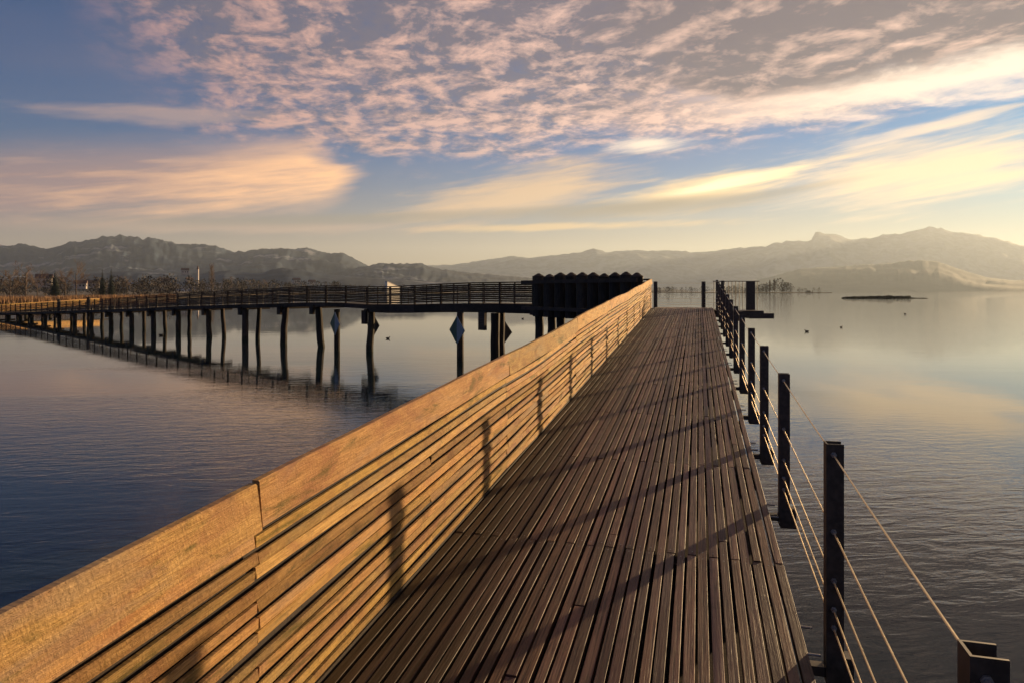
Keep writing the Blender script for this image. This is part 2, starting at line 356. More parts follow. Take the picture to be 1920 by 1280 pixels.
# ------------------------------------------------------------------ lake, hills
def grid(x0, x1, y0, y1, nx, ny, fz):
    v = [(x0 + (x1 - x0) * i / nx, y0 + (y1 - y0) * j / ny) for j in range(ny + 1) for i in range(nx + 1)]
    v = [(x, y, fz(x, y)) for x, y in v]
    f = [(j * (nx + 1) + i, j * (nx + 1) + i + 1, (j + 1) * (nx + 1) + i + 1, (j + 1) * (nx + 1) + i) for j in range(ny) for i in range(nx)]
    return v, f
m = MB(); m.v, m.f = grid(-24000, 24000, -1500, 23000, 8, 8, lambda x, y: 0.0)
tag(m.build('water', MAT['water']), kind='structure')
from mathutils import noise as mnoise
def interp(pts, x):
    if x <= pts[0][0]: return pts[0][1]
    for (a, ya), (b, yb) in zip(pts, pts[1:]):
        if x <= b:
            t = (x - a) / (b - a); return ya + (yb - ya) * t
    return pts[-1][1]
def ridge(name, prof, D, near, far, mat, seed, rough=0.0, nx=420, ny=26):
    # a mountain chain: foot at depth near, crest at D, falling away behind to far
    x0, x1 = prof[0][0], prof[-1][0]
    m = MB()
    for j in range(ny + 1):
        t = j / ny; d = near + (far - near) * t
        for i in range(nx + 1):
            px = x0 + (x1 - x0) * i / nx
            H = (HZ - interp(prof, px)) / F * D
            wx = (px - 960) / F * d
            sh = (d - near) / (D - near) if d < D else 1 - (d - D) / (far - D)
            sh = max(0.0, sh); k = sh ** 0.85 if d < D else sh ** 0.7
            big = mnoise.fractal(Vector((wx * 0.0011 + seed, d * 0.0009, seed)), 0.9, 2.1, 6)
            edge = 1 - abs(2 * sh - 1) if d < D else 0.0
            z = H * (k + (0.22 * big) * min(1, edge * 1.6))
            z += H * rough * mnoise.fractal(Vector((px * 0.09 + seed, seed, d * 0.002)), 0.8, 2.0, 4) * min(1.0, sh * 3)
            m.v.append((wx, d, (CAMZ + z if sh > 0 else -1.0)))
    m.f = [(j * (nx + 1) + i, j * (nx + 1) + i + 1, (j + 1) * (nx + 1) + i + 1, (j + 1) * (nx + 1) + i) for j in range(ny) for i in range(nx)]
    return tag(m.build(name, mat, smooth=True), kind='structure')
far_prof = [(-600, 480), (0, 478), (400, 490), (640, 500), (850, 497), (920, 485), (960, 480), (1000, 483), (1050, 478), (1085, 474), (1110, 466), (1140, 473), (1180, 468), (1250, 470),
            (1320, 473), (1380, 465), (1440, 462), (1450, 455), (1500, 450), (1520, 452), (1530, 435), (1570, 440), (1600, 449), (1620, 444), (1640, 447),
            (1655, 438), (1690, 438), (1740, 425), (1770, 428), (1790, 434), (1840, 440), (1880, 450), (1920, 460), (2100, 488), (2400, 470), (2700, 495)]
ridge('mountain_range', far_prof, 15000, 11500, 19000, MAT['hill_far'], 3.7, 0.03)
left_prof = [(-700, 480), (-400, 462), (-150, 470), (0, 460), (15, 461), (38, 456), (60, 460), (85, 466), (105, 462), (130, 453), (160, 450), (195, 443), (230, 441), (255, 444), (268, 447),
             (280, 444), (310, 450), (330, 455), (400, 460), (440, 473), (470, 470), (500, 465), (555, 466), (575, 463), (590, 468), (620, 475), (640, 472), (660, 482), (690, 498), (720, 520), (760, 545)]
ridge('snowy_hills', left_prof, 7600, 4300, 9400, MAT['hill_wood'], 8.2, 0.035)
mid_prof = [(520, 545), (600, 515), (690, 498), (705, 494), (745, 494), (790, 495), (800, 499), (830, 505), (870, 510), (930, 516), (1010, 522), (1100, 530), (1200, 537), (1290, 545)]
ridge('middle_hills', mid_prof, 6200, 4000, 7600, MAT['hill_wood'], 5.1, 0.05, 260)
low_prof = [(1330, 545), (1400, 530), (1450, 518), (1500, 504), (1560, 500), (1610, 497), (1660, 494), (1700, 489), (1735, 487), (1760, 491), (1800, 505), (1850, 520), (1900, 526), (1960, 523), (2100, 515), (2300, 545)]
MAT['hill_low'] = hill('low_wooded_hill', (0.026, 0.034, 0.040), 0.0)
ridge('low_hill', low_prof, 8600, 6800, 10200, MAT['hill_low'], 1.9, 0.03, 300)
foot_prof = [(-700, 530), (0, 512), (120, 516), (260, 508), (380, 512), (430, 506), (480, 514), (530, 503), (560, 505), (600, 514), (700, 522), (800, 528), (950, 532), (1100, 538), (1250, 545)]
ridge('foothills', foot_prof, 3400, 2300, 4200, MAT['hill_wood'], 6.6, 0.06, 300)

# ------------------------------------------------------------------ near footbridge: frame with local x = right, y = along, z = up
TH = math.atan(350 / 1280); SL = math.atan(0.0505)
DECK0 = CAMZ - 2.05
FR = dict(loc=(0, 0, DECK0), rot=(SL, 0, -TH))
WL, WR = -1.765, 0.55
S_END = 27.2
deck = empty('footbridge_deck', 'long walkway of narrow brown planks rising between the slatted fence and the cable railing', 'walkway', **FR)
PITCH = 0.0702; NP = 33
pl_cache = {}
def plank_mesh(width, length):
    k = (round(width, 3), round(length, 2))
    if k not in pl_cache: pl_cache[k] = MB().plank(width / 2, length / 2, -0.045, 0.0, 0.0012).mesh('deck_plank', MAT['deck'])
    return pl_cache[k]
rg = random.Random(3)
J0 = 4.84
for i in range(NP):
    w = WL + PITCH * (i + 0.5)
    joints = [J0 + 2.1 * k for k in range(-3, 12) if (k + i) % 2 == 0]
    if rg.random() < 0.25: joints = sorted(joints + [rg.uniform(2, 20)])
    cuts = [-1.6] + [j for j in joints if -1.2 < j < S_END - 0.3] + [S_END]
    for a, b in zip(cuts, cuts[1:]):
        L = b - a - 0.012
        width = rg.choice((0.047, 0.050, 0.053, 0.056))
        o = put('deck_plank', plank_mesh(width, L), deck, (w + rg.uniform(-.004, .004), (a + b) / 2, rg.uniform(-.0035, .0025)),
                (0, R(rg.uniform(-.5, .5)), R(rg.uniform(-.03, .03))))
for k in range(-1, 11):
    s = J0 + 2.1 * k
    MB().box(WL - 0.05, WR - 0.02, s - 0.07, s + 0.07, -0.19, -0.05).build('cross_beam', MAT['dark'], deck)
MB().box(WL - 0.02, WR - 0.05, -1.6, S_END, -0.225, -0.195).build('gap_blocker', MAT['dark'], deck)  # added sheet that blocks the bright water below, so plank gaps stay dark
for w in (-1.3, -0.6, 0.1):
    MB().box(w - 0.1, w + 0.1, -1.6, S_END, -0.52, -0.23).build('stringer', MAT['dark'], deck)
for k in range(-2, 14):
    s = 3.63 / 0.9646 + k * 1.99
    for ds in (-0.16, 0.12):
        if -1 < s + ds < 16: MB().tube([(WR + 0.0, s + ds + 0.33, -0.085), (WR + 0.075, s + ds + 0.33, -0.085)], 0.007, 6, up=(0, 0, 1)).build('bolt', MAT['bolt'], deck)

scr = MB(); rg2 = random.Random(44)
for i in range(NP):
    w = WL + PITCH * (i + 0.5)
    for k in range(-2, 6):
        for ds in (-0.05, 0.05):
            x, y = w + rg2.uniform(-.006, .006), J0 + 2.1 * k + ds + rg2.uniform(-.008, .008); o = len(scr.v)
            scr.v += [(x + 0.0055 * math.cos(a * math.pi / 3), y + 0.0055 * math.sin(a * math.pi / 3), 0.0035) for a in range(6)]; scr.f.append(tuple(range(o, o + 6)))
tag(scr.build('screw_head', MAT['bolt'], deck), kind='stuff')

# --- woven slat fence
fence = empty('slatted_fence', 'sunlit wooden fence of woven horizontal slats along the left of the walkway', 'fence', **FR)
FS0, FSP = 2.51, 1.92
ROWS = 13
rg = random.Random(11)
def fence_top(s): return 1.125 + 0.012 * math.sin(s * 0.55 + 0.4) + 0.006 * math.sin(s * 1.27 + 1.0)
for k in range(ROWS):
    h0 = 0.020 + 0.0690 * k
    jn = [FS0 + FSP * j for j in range(-3, 16) if (j + k) % 2 == (0 if k % 4 < 3 else 1)]
    cuts = [-1.6] + [s for s in jn if -1.0 < s < S_END - 0.4] + [S_END + 0.05]
    ph = rg.uniform(0, 6.28)
    for a, b in zip(cuts, cuts[1:]):
        n = 14; pts = []
        bow = rg.uniform(0.003, 0.009); sgn = 1 if k % 2 else -1
        dz0, dz1 = rg.uniform(-.006, .006), rg.uniform(-.006, .006); sag = rg.uniform(-.007, .006)
        wd = rg.uniform(0.040, 0.049)
        for i in range(n + 1):
            t = i / n; s = a + 0.004 + (b - a - 0.008) * t
            w = WL - 0.020 + sgn * bow * math.cos(math.pi * (s - FS0) / FSP) + 0.004 * math.sin(s * 2.3 + ph)
            z = (h0 + wd / 2) * (fence_top(s) - 0.20) / 0.925 + dz0 * (1 - t) + dz1 * t + sag * math.sin(math.pi * t) + 0.003 * math.sin(s * 1.7 + k * 0.35)
            pts.append((w, s, z))
        tl = rg.uniform(-0.004, 0.006); hw = wd / 2
        MB().sweep(pts, [(0.008 + tl, -hw), (0.008 - tl, hw - 0.002), (0.006 - tl, hw), (-0.008, hw), (-0.008, -hw)]).build('slat', MAT['fence'], fence)
for j in range(-2, 7):
    a, b = FS0 + 2 * FSP * j, FS0 + 2 * FSP * (j + 1)
    a, b = max(a, -1.6), min(b, S_END + 0.05)
    if b - a < 0.2: continue
    n = 18; pts = []; dz = rg.uniform(-.008, .008); lean = rg.uniform(0.0, 0.014)
    for i in range(n + 1):
        s = a + 0.005 + (b - a - 0.010) * i / n
        pts.append((WL + 0.000 + 0.007 * math.sin(s * 1.5), s, fence_top(s) - 0.098 + dz + 0.0015 * math.sin(s * 5.1)))
    MB().sweep(pts, [(0.017 + lean, -0.098), (0.017 - lean, 0.092), (0.012 - lean, 0.098), (-0.018 - lean, 0.098), (-0.018 + lean, -0.098)]).build('top_board', MAT['fence'], fence)
MB().box(WL - 0.085, WL - 0.012, -1.6, S_END, -0.22, 0.012).build('edge_strip', MAT['dark'], fence)  # dark curb added to block the bright water line below the fence
for k in range(13):                              # made-up dark slats added behind the fence so its gaps read as shade
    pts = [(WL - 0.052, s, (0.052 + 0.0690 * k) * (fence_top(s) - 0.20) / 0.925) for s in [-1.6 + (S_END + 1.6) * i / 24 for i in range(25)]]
    MB().sweep(pts, [(0.008, -0.034), (0.008, 0.034), (-0.008, 0.034), (-0.008, -0.034)]).build('gap_backing', MAT['dark'], fence)
for j in range(-2, 13):
    s = FS0 + FSP * j
    if s < S_END: MB().box(WL - 0.125, WL - 0.062, s - 0.035, s + 0.035, -0.30, fence_top(s) - 0.12).build('post', MAT['dark'], fence)

# --- cable railing on the right
rail = empty('cable_railing', 'dark steel posts with five taut cables along the right of the walkway', 'railing', **FR)
PW, RAILH = 0.643, 1.055
def channel_mesh():
    m = MB(); t = 0.008; a = 0.085; z0, z1 = -0.20, RAILH
    for ring in ([(0, -a / 2), (t, -a / 2), (t, a / 2), (0, a / 2)], [(t, -a / 2), (a, -a / 2), (a, -a / 2 + t), (t, -a / 2 + t)], [(t, a / 2 - t), (a, a / 2 - t), (a, a / 2), (t, a / 2)]):
        m.poly(ring, z0, z1)
    return m.mesh('post', MAT['steel'])
chm = channel_mesh()
brm = MB().box(0.012, 0.135, -0.03, 0.055, -0.225, -0.06).mesh('bracket', MAT['steel'])
arm = MB().box(-0.11, -0.001, -0.03, 0.03, -0.17, -0.12).mesh('arm', MAT['steel'])
fit = MB()
for h in (1.00, 0.60, 0.345, 0.195, 0.10):
    for yy in (-0.070, 0.0425): fit.tube([(0.035, yy, h), (0.035, yy + 0.0275, h)], [0.009, 0.009], 8, up=(0, 0, 1))
    fit.tube([(0.035, -0.050, h), (0.035, -0.043, h)], [0.015, 0.015], 6, up=(0, 0, 1))
fitm = fit.mesh('cable_fitting', MAT['bolt'])
posts_s = [(d + 0.18) / 0.9646 for d in [-2.13, -0.21, 1.71, 3.60, 5.70, 7.42, 9.2, 11.2] + [13.1 + 1.93 * k for k in range(8)]]
for s in posts_s:
    p = put('post', chm, rail, (PW, s, 0), (-SL, 0, 0))
    put('bracket', brm, p); put('arm', arm, p); tag(put('cable_fitting', fitm, p), kind='stuff')
for h in (1.00, 0.60, 0.345, 0.195, 0.10):
    for a, b in zip(posts_s, posts_s[1:]):
        pts = [(PW + 0.035, a + (b - a) * i / 6, h - 0.006 * math.sin(math.pi * i / 6)) for i in range(7)]
        MB().tube(pts, 0.0044, 6, up=(0, 0, 1)).build('cable', MAT['cable'], rail)

# --- piles under the near bridge
for k in range(0, 5):
    s = 1.0 + 5.6 * k
    for w in (-1.45, 0.25):
        c, sn = math.cos(TH), math.sin(TH); X = s * sn + w * c; Y = s * c - w * sn
        inv = Matrix.LocRotScale(Vector(FR['loc']), Matrix.Rotation(0, 3, 'Z'), None)
        zt = DECK0 + 0.0505 * s - 0.53
        o = MB().tube([(X, Y, -2.5), (X + .02, Y, 0), (X, Y, zt)], [0.2, 0.2, 0.19], 10).build('pile', MAT['pile'])
        o.parent = deck; o.matrix_parent_inverse = Matrix.LocRotScale(Vector(FR['loc']), __import__('mathutils').Euler(FR['rot']), None).inverted()

# ------------------------------------------------------------------ far span of the bridge
O = Vector((1.06, 34.0)); DV = Vector((-0.763, 0.646)); NV = Vector((0.646, 0.763))
RT = [(-1, 4.2), (4.6, 4.2), (9, 4.06), (11.3, 3.985), (13.15, 4.0), (15.7, 4.10), (19.97, 4.06), (23, 3.95), (28.6, 3.80), (37.9, 3.55), (50.5, 3.10), (62, 2.76), (80, 2.2), (95, 1.78), (112, 1.45), (140, 1.4)]
def smooth_rt(t): return sum(interp(RT, t + d) for d in (-1.5, -.75, 0, .75, 1.5)) / 5
def at(t, n, z): p = O + DV * t + NV * n; return (p.x, p.y, z)
span = empty('far_footbridge_span', 'dark timber footbridge on piles with slatted rail crossing the lake behind', 'footbridge')
BAY = 2.2; NB = 44
PROF = lambda a, b: [(a, -b), (a, b), (-a, b), (-a, -b)]
for i in range(NB):
    t = i * BAY
    o = MB().box(-0.05, 0.05, -0.05, 0.05, -1.2, 0.02).build('post', MAT['dark'], span, loc=at(t, 0, smooth_rt(t)))
    o.rotation_euler = (0, 0, math.atan2(DV.y, DV.x))
    if t < 11.3:
        o = MB().box(-0.025, 0.025, -0.03, 0.03, -1.15, 0.0).build('baluster', MAT['dark'], span, loc=at(t + BAY * 0.55, 0.02, smooth_rt(t + BAY * 0.55)))
        o.rotation_euler = (0, 0, math.atan2(DV.y, DV.x))
    th = 0.24 if t < 13 else 0.14
    MB().sweep([at(t, 0.02, smooth_rt(t) - 1.08 - th), at(t + BAY + (0.0), 0.02, smooth_rt(t + BAY) - 1.08 - th)], PROF(0.09, th)).build('beam', MAT['dark'], span)
    MB().sweep([at(t, 0.0, smooth_rt(t) + 0.015), at(t + BAY, 0.0, smooth_rt(t + BAY) + 0.015)], PROF(0.07, 0.028)).build('handrail', MAT['fence'] if t > 60 else MAT['dark'], span)  # lighter oak on the last stretch paints a sunlit rail into the colour
for i in range(0, NB, 2):
    t = i * BAY
    MB().sweep([at(t, 1.15, smooth_rt(t) - 1.13), at(t + 2 * BAY, 1.15, smooth_rt(t + 2 * BAY) - 1.13)], PROF(1.10, 0.05)).build('deck_section', MAT['dark'], span)
rg = random.Random(5)
rest = MB()
for i in range(0, NB, 2):
    for k in range(9):
        t = i * BAY; e = 1 if k % 2 else -1
        pts = []
        for q in range(5):
            tt = t + 2 * BAY * q / 4
            pts.append(at(tt, -0.02 + e * 0.035 * math.cos(math.pi * (tt - t) / BAY), smooth_rt(tt) - 0.10 - 0.105 * k + rg.uniform(-.01, .01)))
        pr = PROF(0.012, 0.041)
        if i < NB - 4: MB().sweep(pts, pr).build('slat', MAT['dark'], span)
        else: rest.sweep(pts, pr)
tag(rest.build('slat', MAT['dark'], span), kind='stuff')
# beyond a second bend the bridge runs straight away; there its inner, sunlit fence shows
C0 = Vector(at(NB * BAY, 0, 0)[:2])
for k in range(6):
    for h in range(3):
        y0, y1 = C0.y + 8 * h, C0.y + 8 * (h + 1)
        z = lambda y: 1.80 + 0.027 * (y - C0.y) - 0.09 - 0.17 * k
        MB().sweep([(C0.x, y0 + .02, z(y0)), (C0.x, y1 - .02, z(y1))], PROF(0.02, 0.078)).build('slat', MAT['fence'], span)
MB().sweep([(C0.x + 1.2, C0.y - 1, 0.60), (C0.x + 1.2, C0.y + 24, 1.25)], PROF(1.15, 0.06)).build('deck_section', MAT['dark'], span)
for h in range(5):
    MB().tube([(C0.x + 0.2, C0.y + 5.4 * h, -2.5), (C0.x + 0.2, C0.y + 5.4 * h, 0.6 + 0.14 * h)], 0.2, 8).build('pile', MAT['pile'], span)
# cables and posts on the far side of the far span
for i in range(0, 34):
    t = i * BAY
    MB().box(-0.03, 0.03, -0.03, 0.03, -1.1, -0.05).build('post', MAT['steel'], span, loc=at(t + 1.0, 2.3, smooth_rt(t + 1)))
# piles
rg = random.Random(21)
def pile(parent, x, y, ztop, r, lean=0.0, mat=None, cap=False, wob=0.03):
    pts = []; n = 7; rr = []
    dx, dy = rg.uniform(-1, 1) * lean, rg.uniform(-.5, .5) * lean
    for i in range(n + 1):
        t = i / n; z = -2.5 + (ztop + 2.5) * t
        pts.append((x + dx * (1 - t) + rg.uniform(-wob, wob), y + dy * (1 - t), z)); rr.append(r * (1.05 - 0.12 * t) * rg.uniform(0.94, 1.06))
    o = MB().tube(pts, rr, 10).build('pile', mat or MAT['pile'], parent, smooth=False)
    if cap:
        c = MB(); c.tube([(x, y, ztop), (x, y, ztop + 0.05), (x, y, ztop + 0.06), (x, y, ztop + 0.17)], [r * 1.02, r * 1.08, r * 0.95, 0.03], 10)
        c.build('cap', MAT['dark'], o)
    return o
mains = [13.15, 18.9, 23.0, 28.6, 34.6, 40.2, 45.4, 50.5, 55.8, 61.0, 66.3] + [66.3 + 5.2 * k for k in range(1, 7)]
for i, t in enumerate(mains):
    zb = smooth_rt(t) - 1.08 - (0.40 if t < 14 else 0.28)
    p = at(t, 0.3, 0); pile(span, p[0], p[1], zb, 0.245 if t < 30 else 0.22, 0.35)
    if t > 24:
        p = at(t - 0.3, 1.35 + rg.uniform(-.2, .3), 0); pile(span, p[0], p[1], zb, 0.17, 0.3)
    MB().box(-0.20, 0.20, -0.10, 0.10, -0.85 if t < 14 else -0.55, 0.0).build('bracing', MAT['dark'], span, loc=at(t + 0.45, 0.1, zb + 0.02)).rotation_euler = (0, 0, math.atan2(DV.y, DV.x))
    MB().sweep([at(t, -0.2, zb + 0.0), at(t, 2.3, zb + 0.0)], PROF(0.13, 0.11)).build('cross_beam', MAT['dark'], span)
for n in (0.0, 0.55): 
    p = at(2.5 + 0.3 * n, n, 0); pile(span, p[0], p[1], 2.62, 0.25, 0.1)
MB().box(-0.22, 0.22, -0.10, 0.10, -0.95, 0.0).build('bracing', MAT['dark'], span, loc=at(3.35, -0.1, 2.66)).rotation_euler = (0, 0, math.atan2(DV.y, DV.x))
for t in (69.0, 79.5):                       # two pile heads standing up past the rail
    p = at(t, 2.55, 0); pile(span, p[0], p[1], smooth_rt(t) + 0.35, 0.2, 0.05, cap=True)

# ------------------------------------------------------------------ corner platform
plat = empty('corner_platform', 'dark corner platform where the walkway turns, fenced by a row of capped piles', 'platform')
PZ = 3.105
ring = [(5.42, 26.26), (7.80, 25.62), (8.45, 28.9), (6.1, 29.5), (2.58, 35.72), (1.10, 34.0)]
MB().poly(ring[::-1], PZ - 0.30, PZ - 0.06).build('platform_frame', MAT['dark'], plat)
# planks of the platform, laid in the walkway's direction on the first bay
for i in range(NP):
    w = WL + PITCH * (i + 0.5); c, sn = math.cos(TH), math.sin(TH)
    s0, s1 = S_END + 0.02, 29.9 - 0.02 * i
    a = (s0 * sn + w * c, s0 * c - w * sn); b = (s1 * sn + w * c, s1 * c - w * sn)
    MB().sweep([(a[0], a[1], PZ - 0.03), (b[0], b[1], PZ - 0.03)], PROF(0.029, 0.022)).build('deck_plank', MAT['deck'], plat)
A2, B2 = Vector((5.30, 26.55)), Vector((1.06, 34.0))
L2 = (B2 - A2).length
for i in range(5):
    p = A2.lerp(B2, i / 4)
    MB().box(-0.05, 0.05, -0.05, 0.05, -0.3, 1.10).build('post', MAT['dark'], plat, loc=(p.x, p.y, PZ))
for k in range(10):
    for h in (0, 1):
        a, b = A2.lerp(B2, h * 0.5), A2.lerp(B2, h * 0.5 + 0.5)
        z = PZ + 0.06 + 0.105 * k
        MB().sweep([(a.x, a.y, z), (b.x, b.y, z)], PROF(0.012, 0.042)).build('slat', MAT['dark'], plat)
MB().sweep([(A2.x, A2.y, PZ + 1.12), (B2.x, B2.y, PZ + 1.12)], PROF(0.07, 0.03)).build('handrail', MAT['dark'], plat)
MB().sweep([(A2.x - .1, A2.y, PZ - 0.32), (B2.x - .1, B2.y, PZ - 0.32)], PROF(0.10, 0.20)).build('beam', MAT['dark'], plat)
nrm2 = Vector((-(B2 - A2).y, (B2 - A2).x)).normalized()
if nrm2.x > 0: nrm2 = -nrm2
for i in range(10):
    k = (1010 + 20.5 * i - 960) / F                    # bearing of each pile along the line of the rail
    a0, b0 = B2 + nrm2 * 0.30, A2 + nrm2 * 0.30
    t = (k * a0.y - a0.x) / ((b0.x - a0.x) - k * (b0.y - a0.y))
    p = a0.lerp(b0, t)
    r = 11.7 / F * p.y; zt = 3.8 + 25.0 / F * p.y + rg.uniform(-0.05, 0.05); zb = PZ - 0.55
    o = MB().tube([(p.x, p.y, zb + (zt - zb) * q / 4) for q in range(5)], [r * rg.uniform(.96, 1.03) for q in range(5)], 12).build('palisade_pile', MAT['pile'], plat)
    MB().tube([(p.x, p.y, zt), (p.x, p.y, zt + 0.05), (p.x, p.y, zt + 0.06), (p.x, p.y, zt + 0.19)], [r * 1.0, r * 1.05, r * 0.93, 0.05], 12).build('cap', MAT['dark'], o)
for x in (1011, 1034, 1052):
    k = (x - 960) / F; a0, b0 = B2 + nrm2 * 0.15, A2 + nrm2 * 0.15; t = (k * a0.y - a0.x) / ((b0.x - a0.x) - k * (b0.y - a0.y)); p = a0.lerp(b0, t)
    pile(plat, p.x, p.y, PZ - 0.3, 0.21, 0.03)
for zz in (PZ + 1.10, PZ - 0.16):
    a0, b0 = B2 + nrm2 * 0.62 - (A2 - B2) * 0.01, A2 + nrm2 * 0.56
    MB().sweep([(a0.x, a0.y, zz), (b0.x, b0.y, zz)], PROF(0.04, 0.08)).build('waling', MAT['dark'], plat)
# far-side railing of the platform
for x in (1229, 1319):
    p = P(x, 0, 28.7)
    MB().box(-0.07, 0.07, -0.06, 0.06, -0.3, 1.07).build('rail_post', MAT['steel'], plat, loc=(p.x, p.y, PZ))
pa, pb, pc = P(1229, 0, 28.7), P(1319, 0, 28.7), P(1345, 0, 27.6)
for h in (1.0, 0.6, 0.345, 0.195, 0.10):
    MB().tube([(pa.x - 3.2, pa.y + 5.6, PZ + h), (pa.x, pa.y, PZ + h), (pb.x, pb.y, PZ + h), (pc.x, pc.y, PZ + h)], 0.004, 5, up=(0, 0, 1)).build('cable', MAT['cable'], plat)
for w, s in ((-1.2, 28.3), (0.2, 28.5)):
    c, sn = math.cos(TH), math.sin(TH); pile(plat, s * sn + w * c, s * c - w * sn, PZ - 0.3, 0.2)

# --- balcony with vertical bars on the right of the platform
balc = empty('steel_balcony', 'dark steel balcony with upright bars jutting over the water at the walkway end', 'balcony')
bz = 3.02; bx0, bx1, by0, by1 = 7.95, 10.05, 26.3, 27.7
MB().box(bx0, bx1 - 0.35, by0, by1, bz - 0.26, bz).build('floor_frame', MAT['steel'], balc)
MB().box(bx0 + 1.2, bx1 + 0.04, by0 - 0.02, by0 + 0.5, bz - 0.30, bz - 0.10).build('edge_strip', MAT['steel'], balc)
for i in range(13):
    x = 8.18 + 0.146 * i
    if x < 9.4 or i == 12: MB().tube([(x, by1 - 0.05, bz - 0.02), (x, by1 - 0.05, 4.17)], 0.012, 6).build('bar', MAT['steel'], balc)
MB().box(8.14, 10.02, by1 - 0.07, by1 - 0.03, 4.155, 4.185).build('top_rail', MAT['steel'], balc)
MB().box(9.42, 9.76, by1 - 0.30, by1 - 0.20, bz - 0.24, 4.18).build('corner_plate', MAT['steel'], balc)
MB().box(8.12, 8.20, by0 + 0.1, by0 + 0.18, bz - 0.3, 4.18).build('gate_post', MAT['steel'], balc)
MB().box(8.50, 8.82, by0 - 0.3, by0 + 0.1, bz - 0.38, bz - 0.02).build('support_box', MAT['steel'], balc)

# ------------------------------------------------------------------ channel boards
def board(x, y, D, half, ang, label, faces, post=None, name='channel_board'):
    c = P(x, y, D)
    o = empty(name, label, 'sign', loc=c, rot=(0, 0, ang), group='diamond channel boards under the bridge')
    t = 0.02
    for sgn, mt, nm in ((-1, faces[0], 'left_half'), (1, faces[1], 'right_half')):
        m = MB(); tri = [(0, -half), (0, half), (sgn * half * 0.98, 0)]
        m.v = [(a, -t, b) for a, b in tri] + [(a, t, b) for a, b in tri]
        m.f = [(0, 1, 2), (5, 4, 3), (0, 3, 4, 1), (1, 4, 5, 2), (2, 5, 3, 0)]
        m.build(nm, MAT[mt], o)
    return o
b1 = board(857, 619, 36.6, 0.75, R(-52), 'green and white diamond board on the slim post nearest the sunlit fence', ('green', 'white'))
b2 = board(628, 607, 42.6, 0.72, R(-52), 'green and white diamond board on the slim post farther along the bridge', ('green', 'white'))
b3 = board(943, 622, 37.0, 0.72, R(-46), 'dark back of diamond board beside the thick double pile', ('steel', 'steel'))
b4 = board(700, 610, 43.2, 0.70, R(-46), 'dark back of diamond board beside the leaning pile', ('steel', 'steel'))
for x, D, zt, lb in ((863, 36.8, 2.65, 'slim dark post standing in the lake with a diamond board, nearest the sunlit fence'), (632, 42.9, 2.62, 'slim dark post standing in the lake with a diamond board, farther along the bridge')):
    c = P(x, 0, D)
    tag(MB().tube([(c.x, c.y, -2.5), (c.x, c.y, 1), (c.x, c.y, zt)], [0.19, 0.19, 0.185], 10).build('sign_post', MAT['pile'], None), lb, 'post', 'posts of the channel boards')

# ------------------------------------------------------------------ shore: ground, reeds, woods, trees, houses
def xw(px, D): return (px - 960) / F * D
m = MB()
sh = [(-420, 150), (-30, 190), (70, 205), (200, 250), (330, 330), (420, 520), (560, 760), (820, 1000), (1000, 1500), (1150, 2200)]
top, bot = [], []
ringp = [(xw(px, d), d) for px, d in sh] + [(xw(1150, 2600), 2600), (xw(-420, 2600), 2600)]
tag(MB().poly(ringp, -1.0, 0.45).build('shore_ground', MAT['earth']), kind='structure')
rg = random.Random(9)
def shore_d(px): return interp(sh, px)
reed = MB()
for i in range(9000):
    px = rg.uniform(-60, 330); d0 = shore_d(px); D = d0 + abs(rg.gauss(0, 26)) - 3
    x = xw(px, D); h = rg.uniform(1.6, 3.0) * (0.8 + 0.35 * mnoise.noise(Vector((x * 0.05, D * 0.05, 0)))); a = rg.uniform(0, math.pi); w = rg.uniform(0.05, 0.16)
    dx, dy = math.cos(a) * w, math.sin(a) * w; lx, ly = rg.uniform(-.4, .4), rg.uniform(-.4, .4)
    reed.tri((x - dx, D - dy, 0.0), (x + dx, D + dy, 0.0), (x + lx, D + ly, h))
tag(reed.build('reed_belt', MAT['reed']), 'belt of sunlit dry reeds on the left shore', 'reeds', kind='stuff')
def clump(m, x, y, z0, h, w, n, rgn, sq=1.0, size=0.9):
    for _ in range(n):
        u = rgn.random() ** 0.6; th = rgn.uniform(0, 6.28); q = rgn.uniform(0.05, 1.0)
        rad = w * (math.sin(math.pi * min(0.98, q * 0.82 + 0.12)) ** 0.7) * u
        c = Vector((x + rad * math.cos(th), y + rad * math.sin(th) * sq, z0 + h * q))
        s = size * rgn.uniform(0.5, 1.3)
        a = Vector((rgn.uniform(-1, 1), rgn.uniform(-1, 1), rgn.uniform(0, 1.6))).normalized() * s
        b = Vector((rgn.uniform(-1, 1), rgn.uniform(-1, 1), rgn.uniform(-.5, .8))).normalized() * s * 0.5
        m.tri(c - a, c + a * 0.4 + b, c + a - b)
wd = MB(); rg = random.Random(31)
for i in range(520):
    px = rg.uniform(-120, 1000); dm = max(430, shore_d(px) + 90); D = dm + (2000 - dm) * rg.random() ** 2.4
    if px > 780 and D < 1100: D = rg.uniform(1150, 2100)
    h = rg.uniform(9, 17) * (0.6 + D / 2000) * (1.0 if px < 640 else 0.7); clump(wd, xw(px, D), D, 0.3, h, h * rg.uniform(0.3, 0.6), 110, rg, size=h * 0.075)
tag(wd.build('shore_woods', MAT['wood_far']), 'brown winter woods massed along the far left shore', 'woods', kind='stuff')

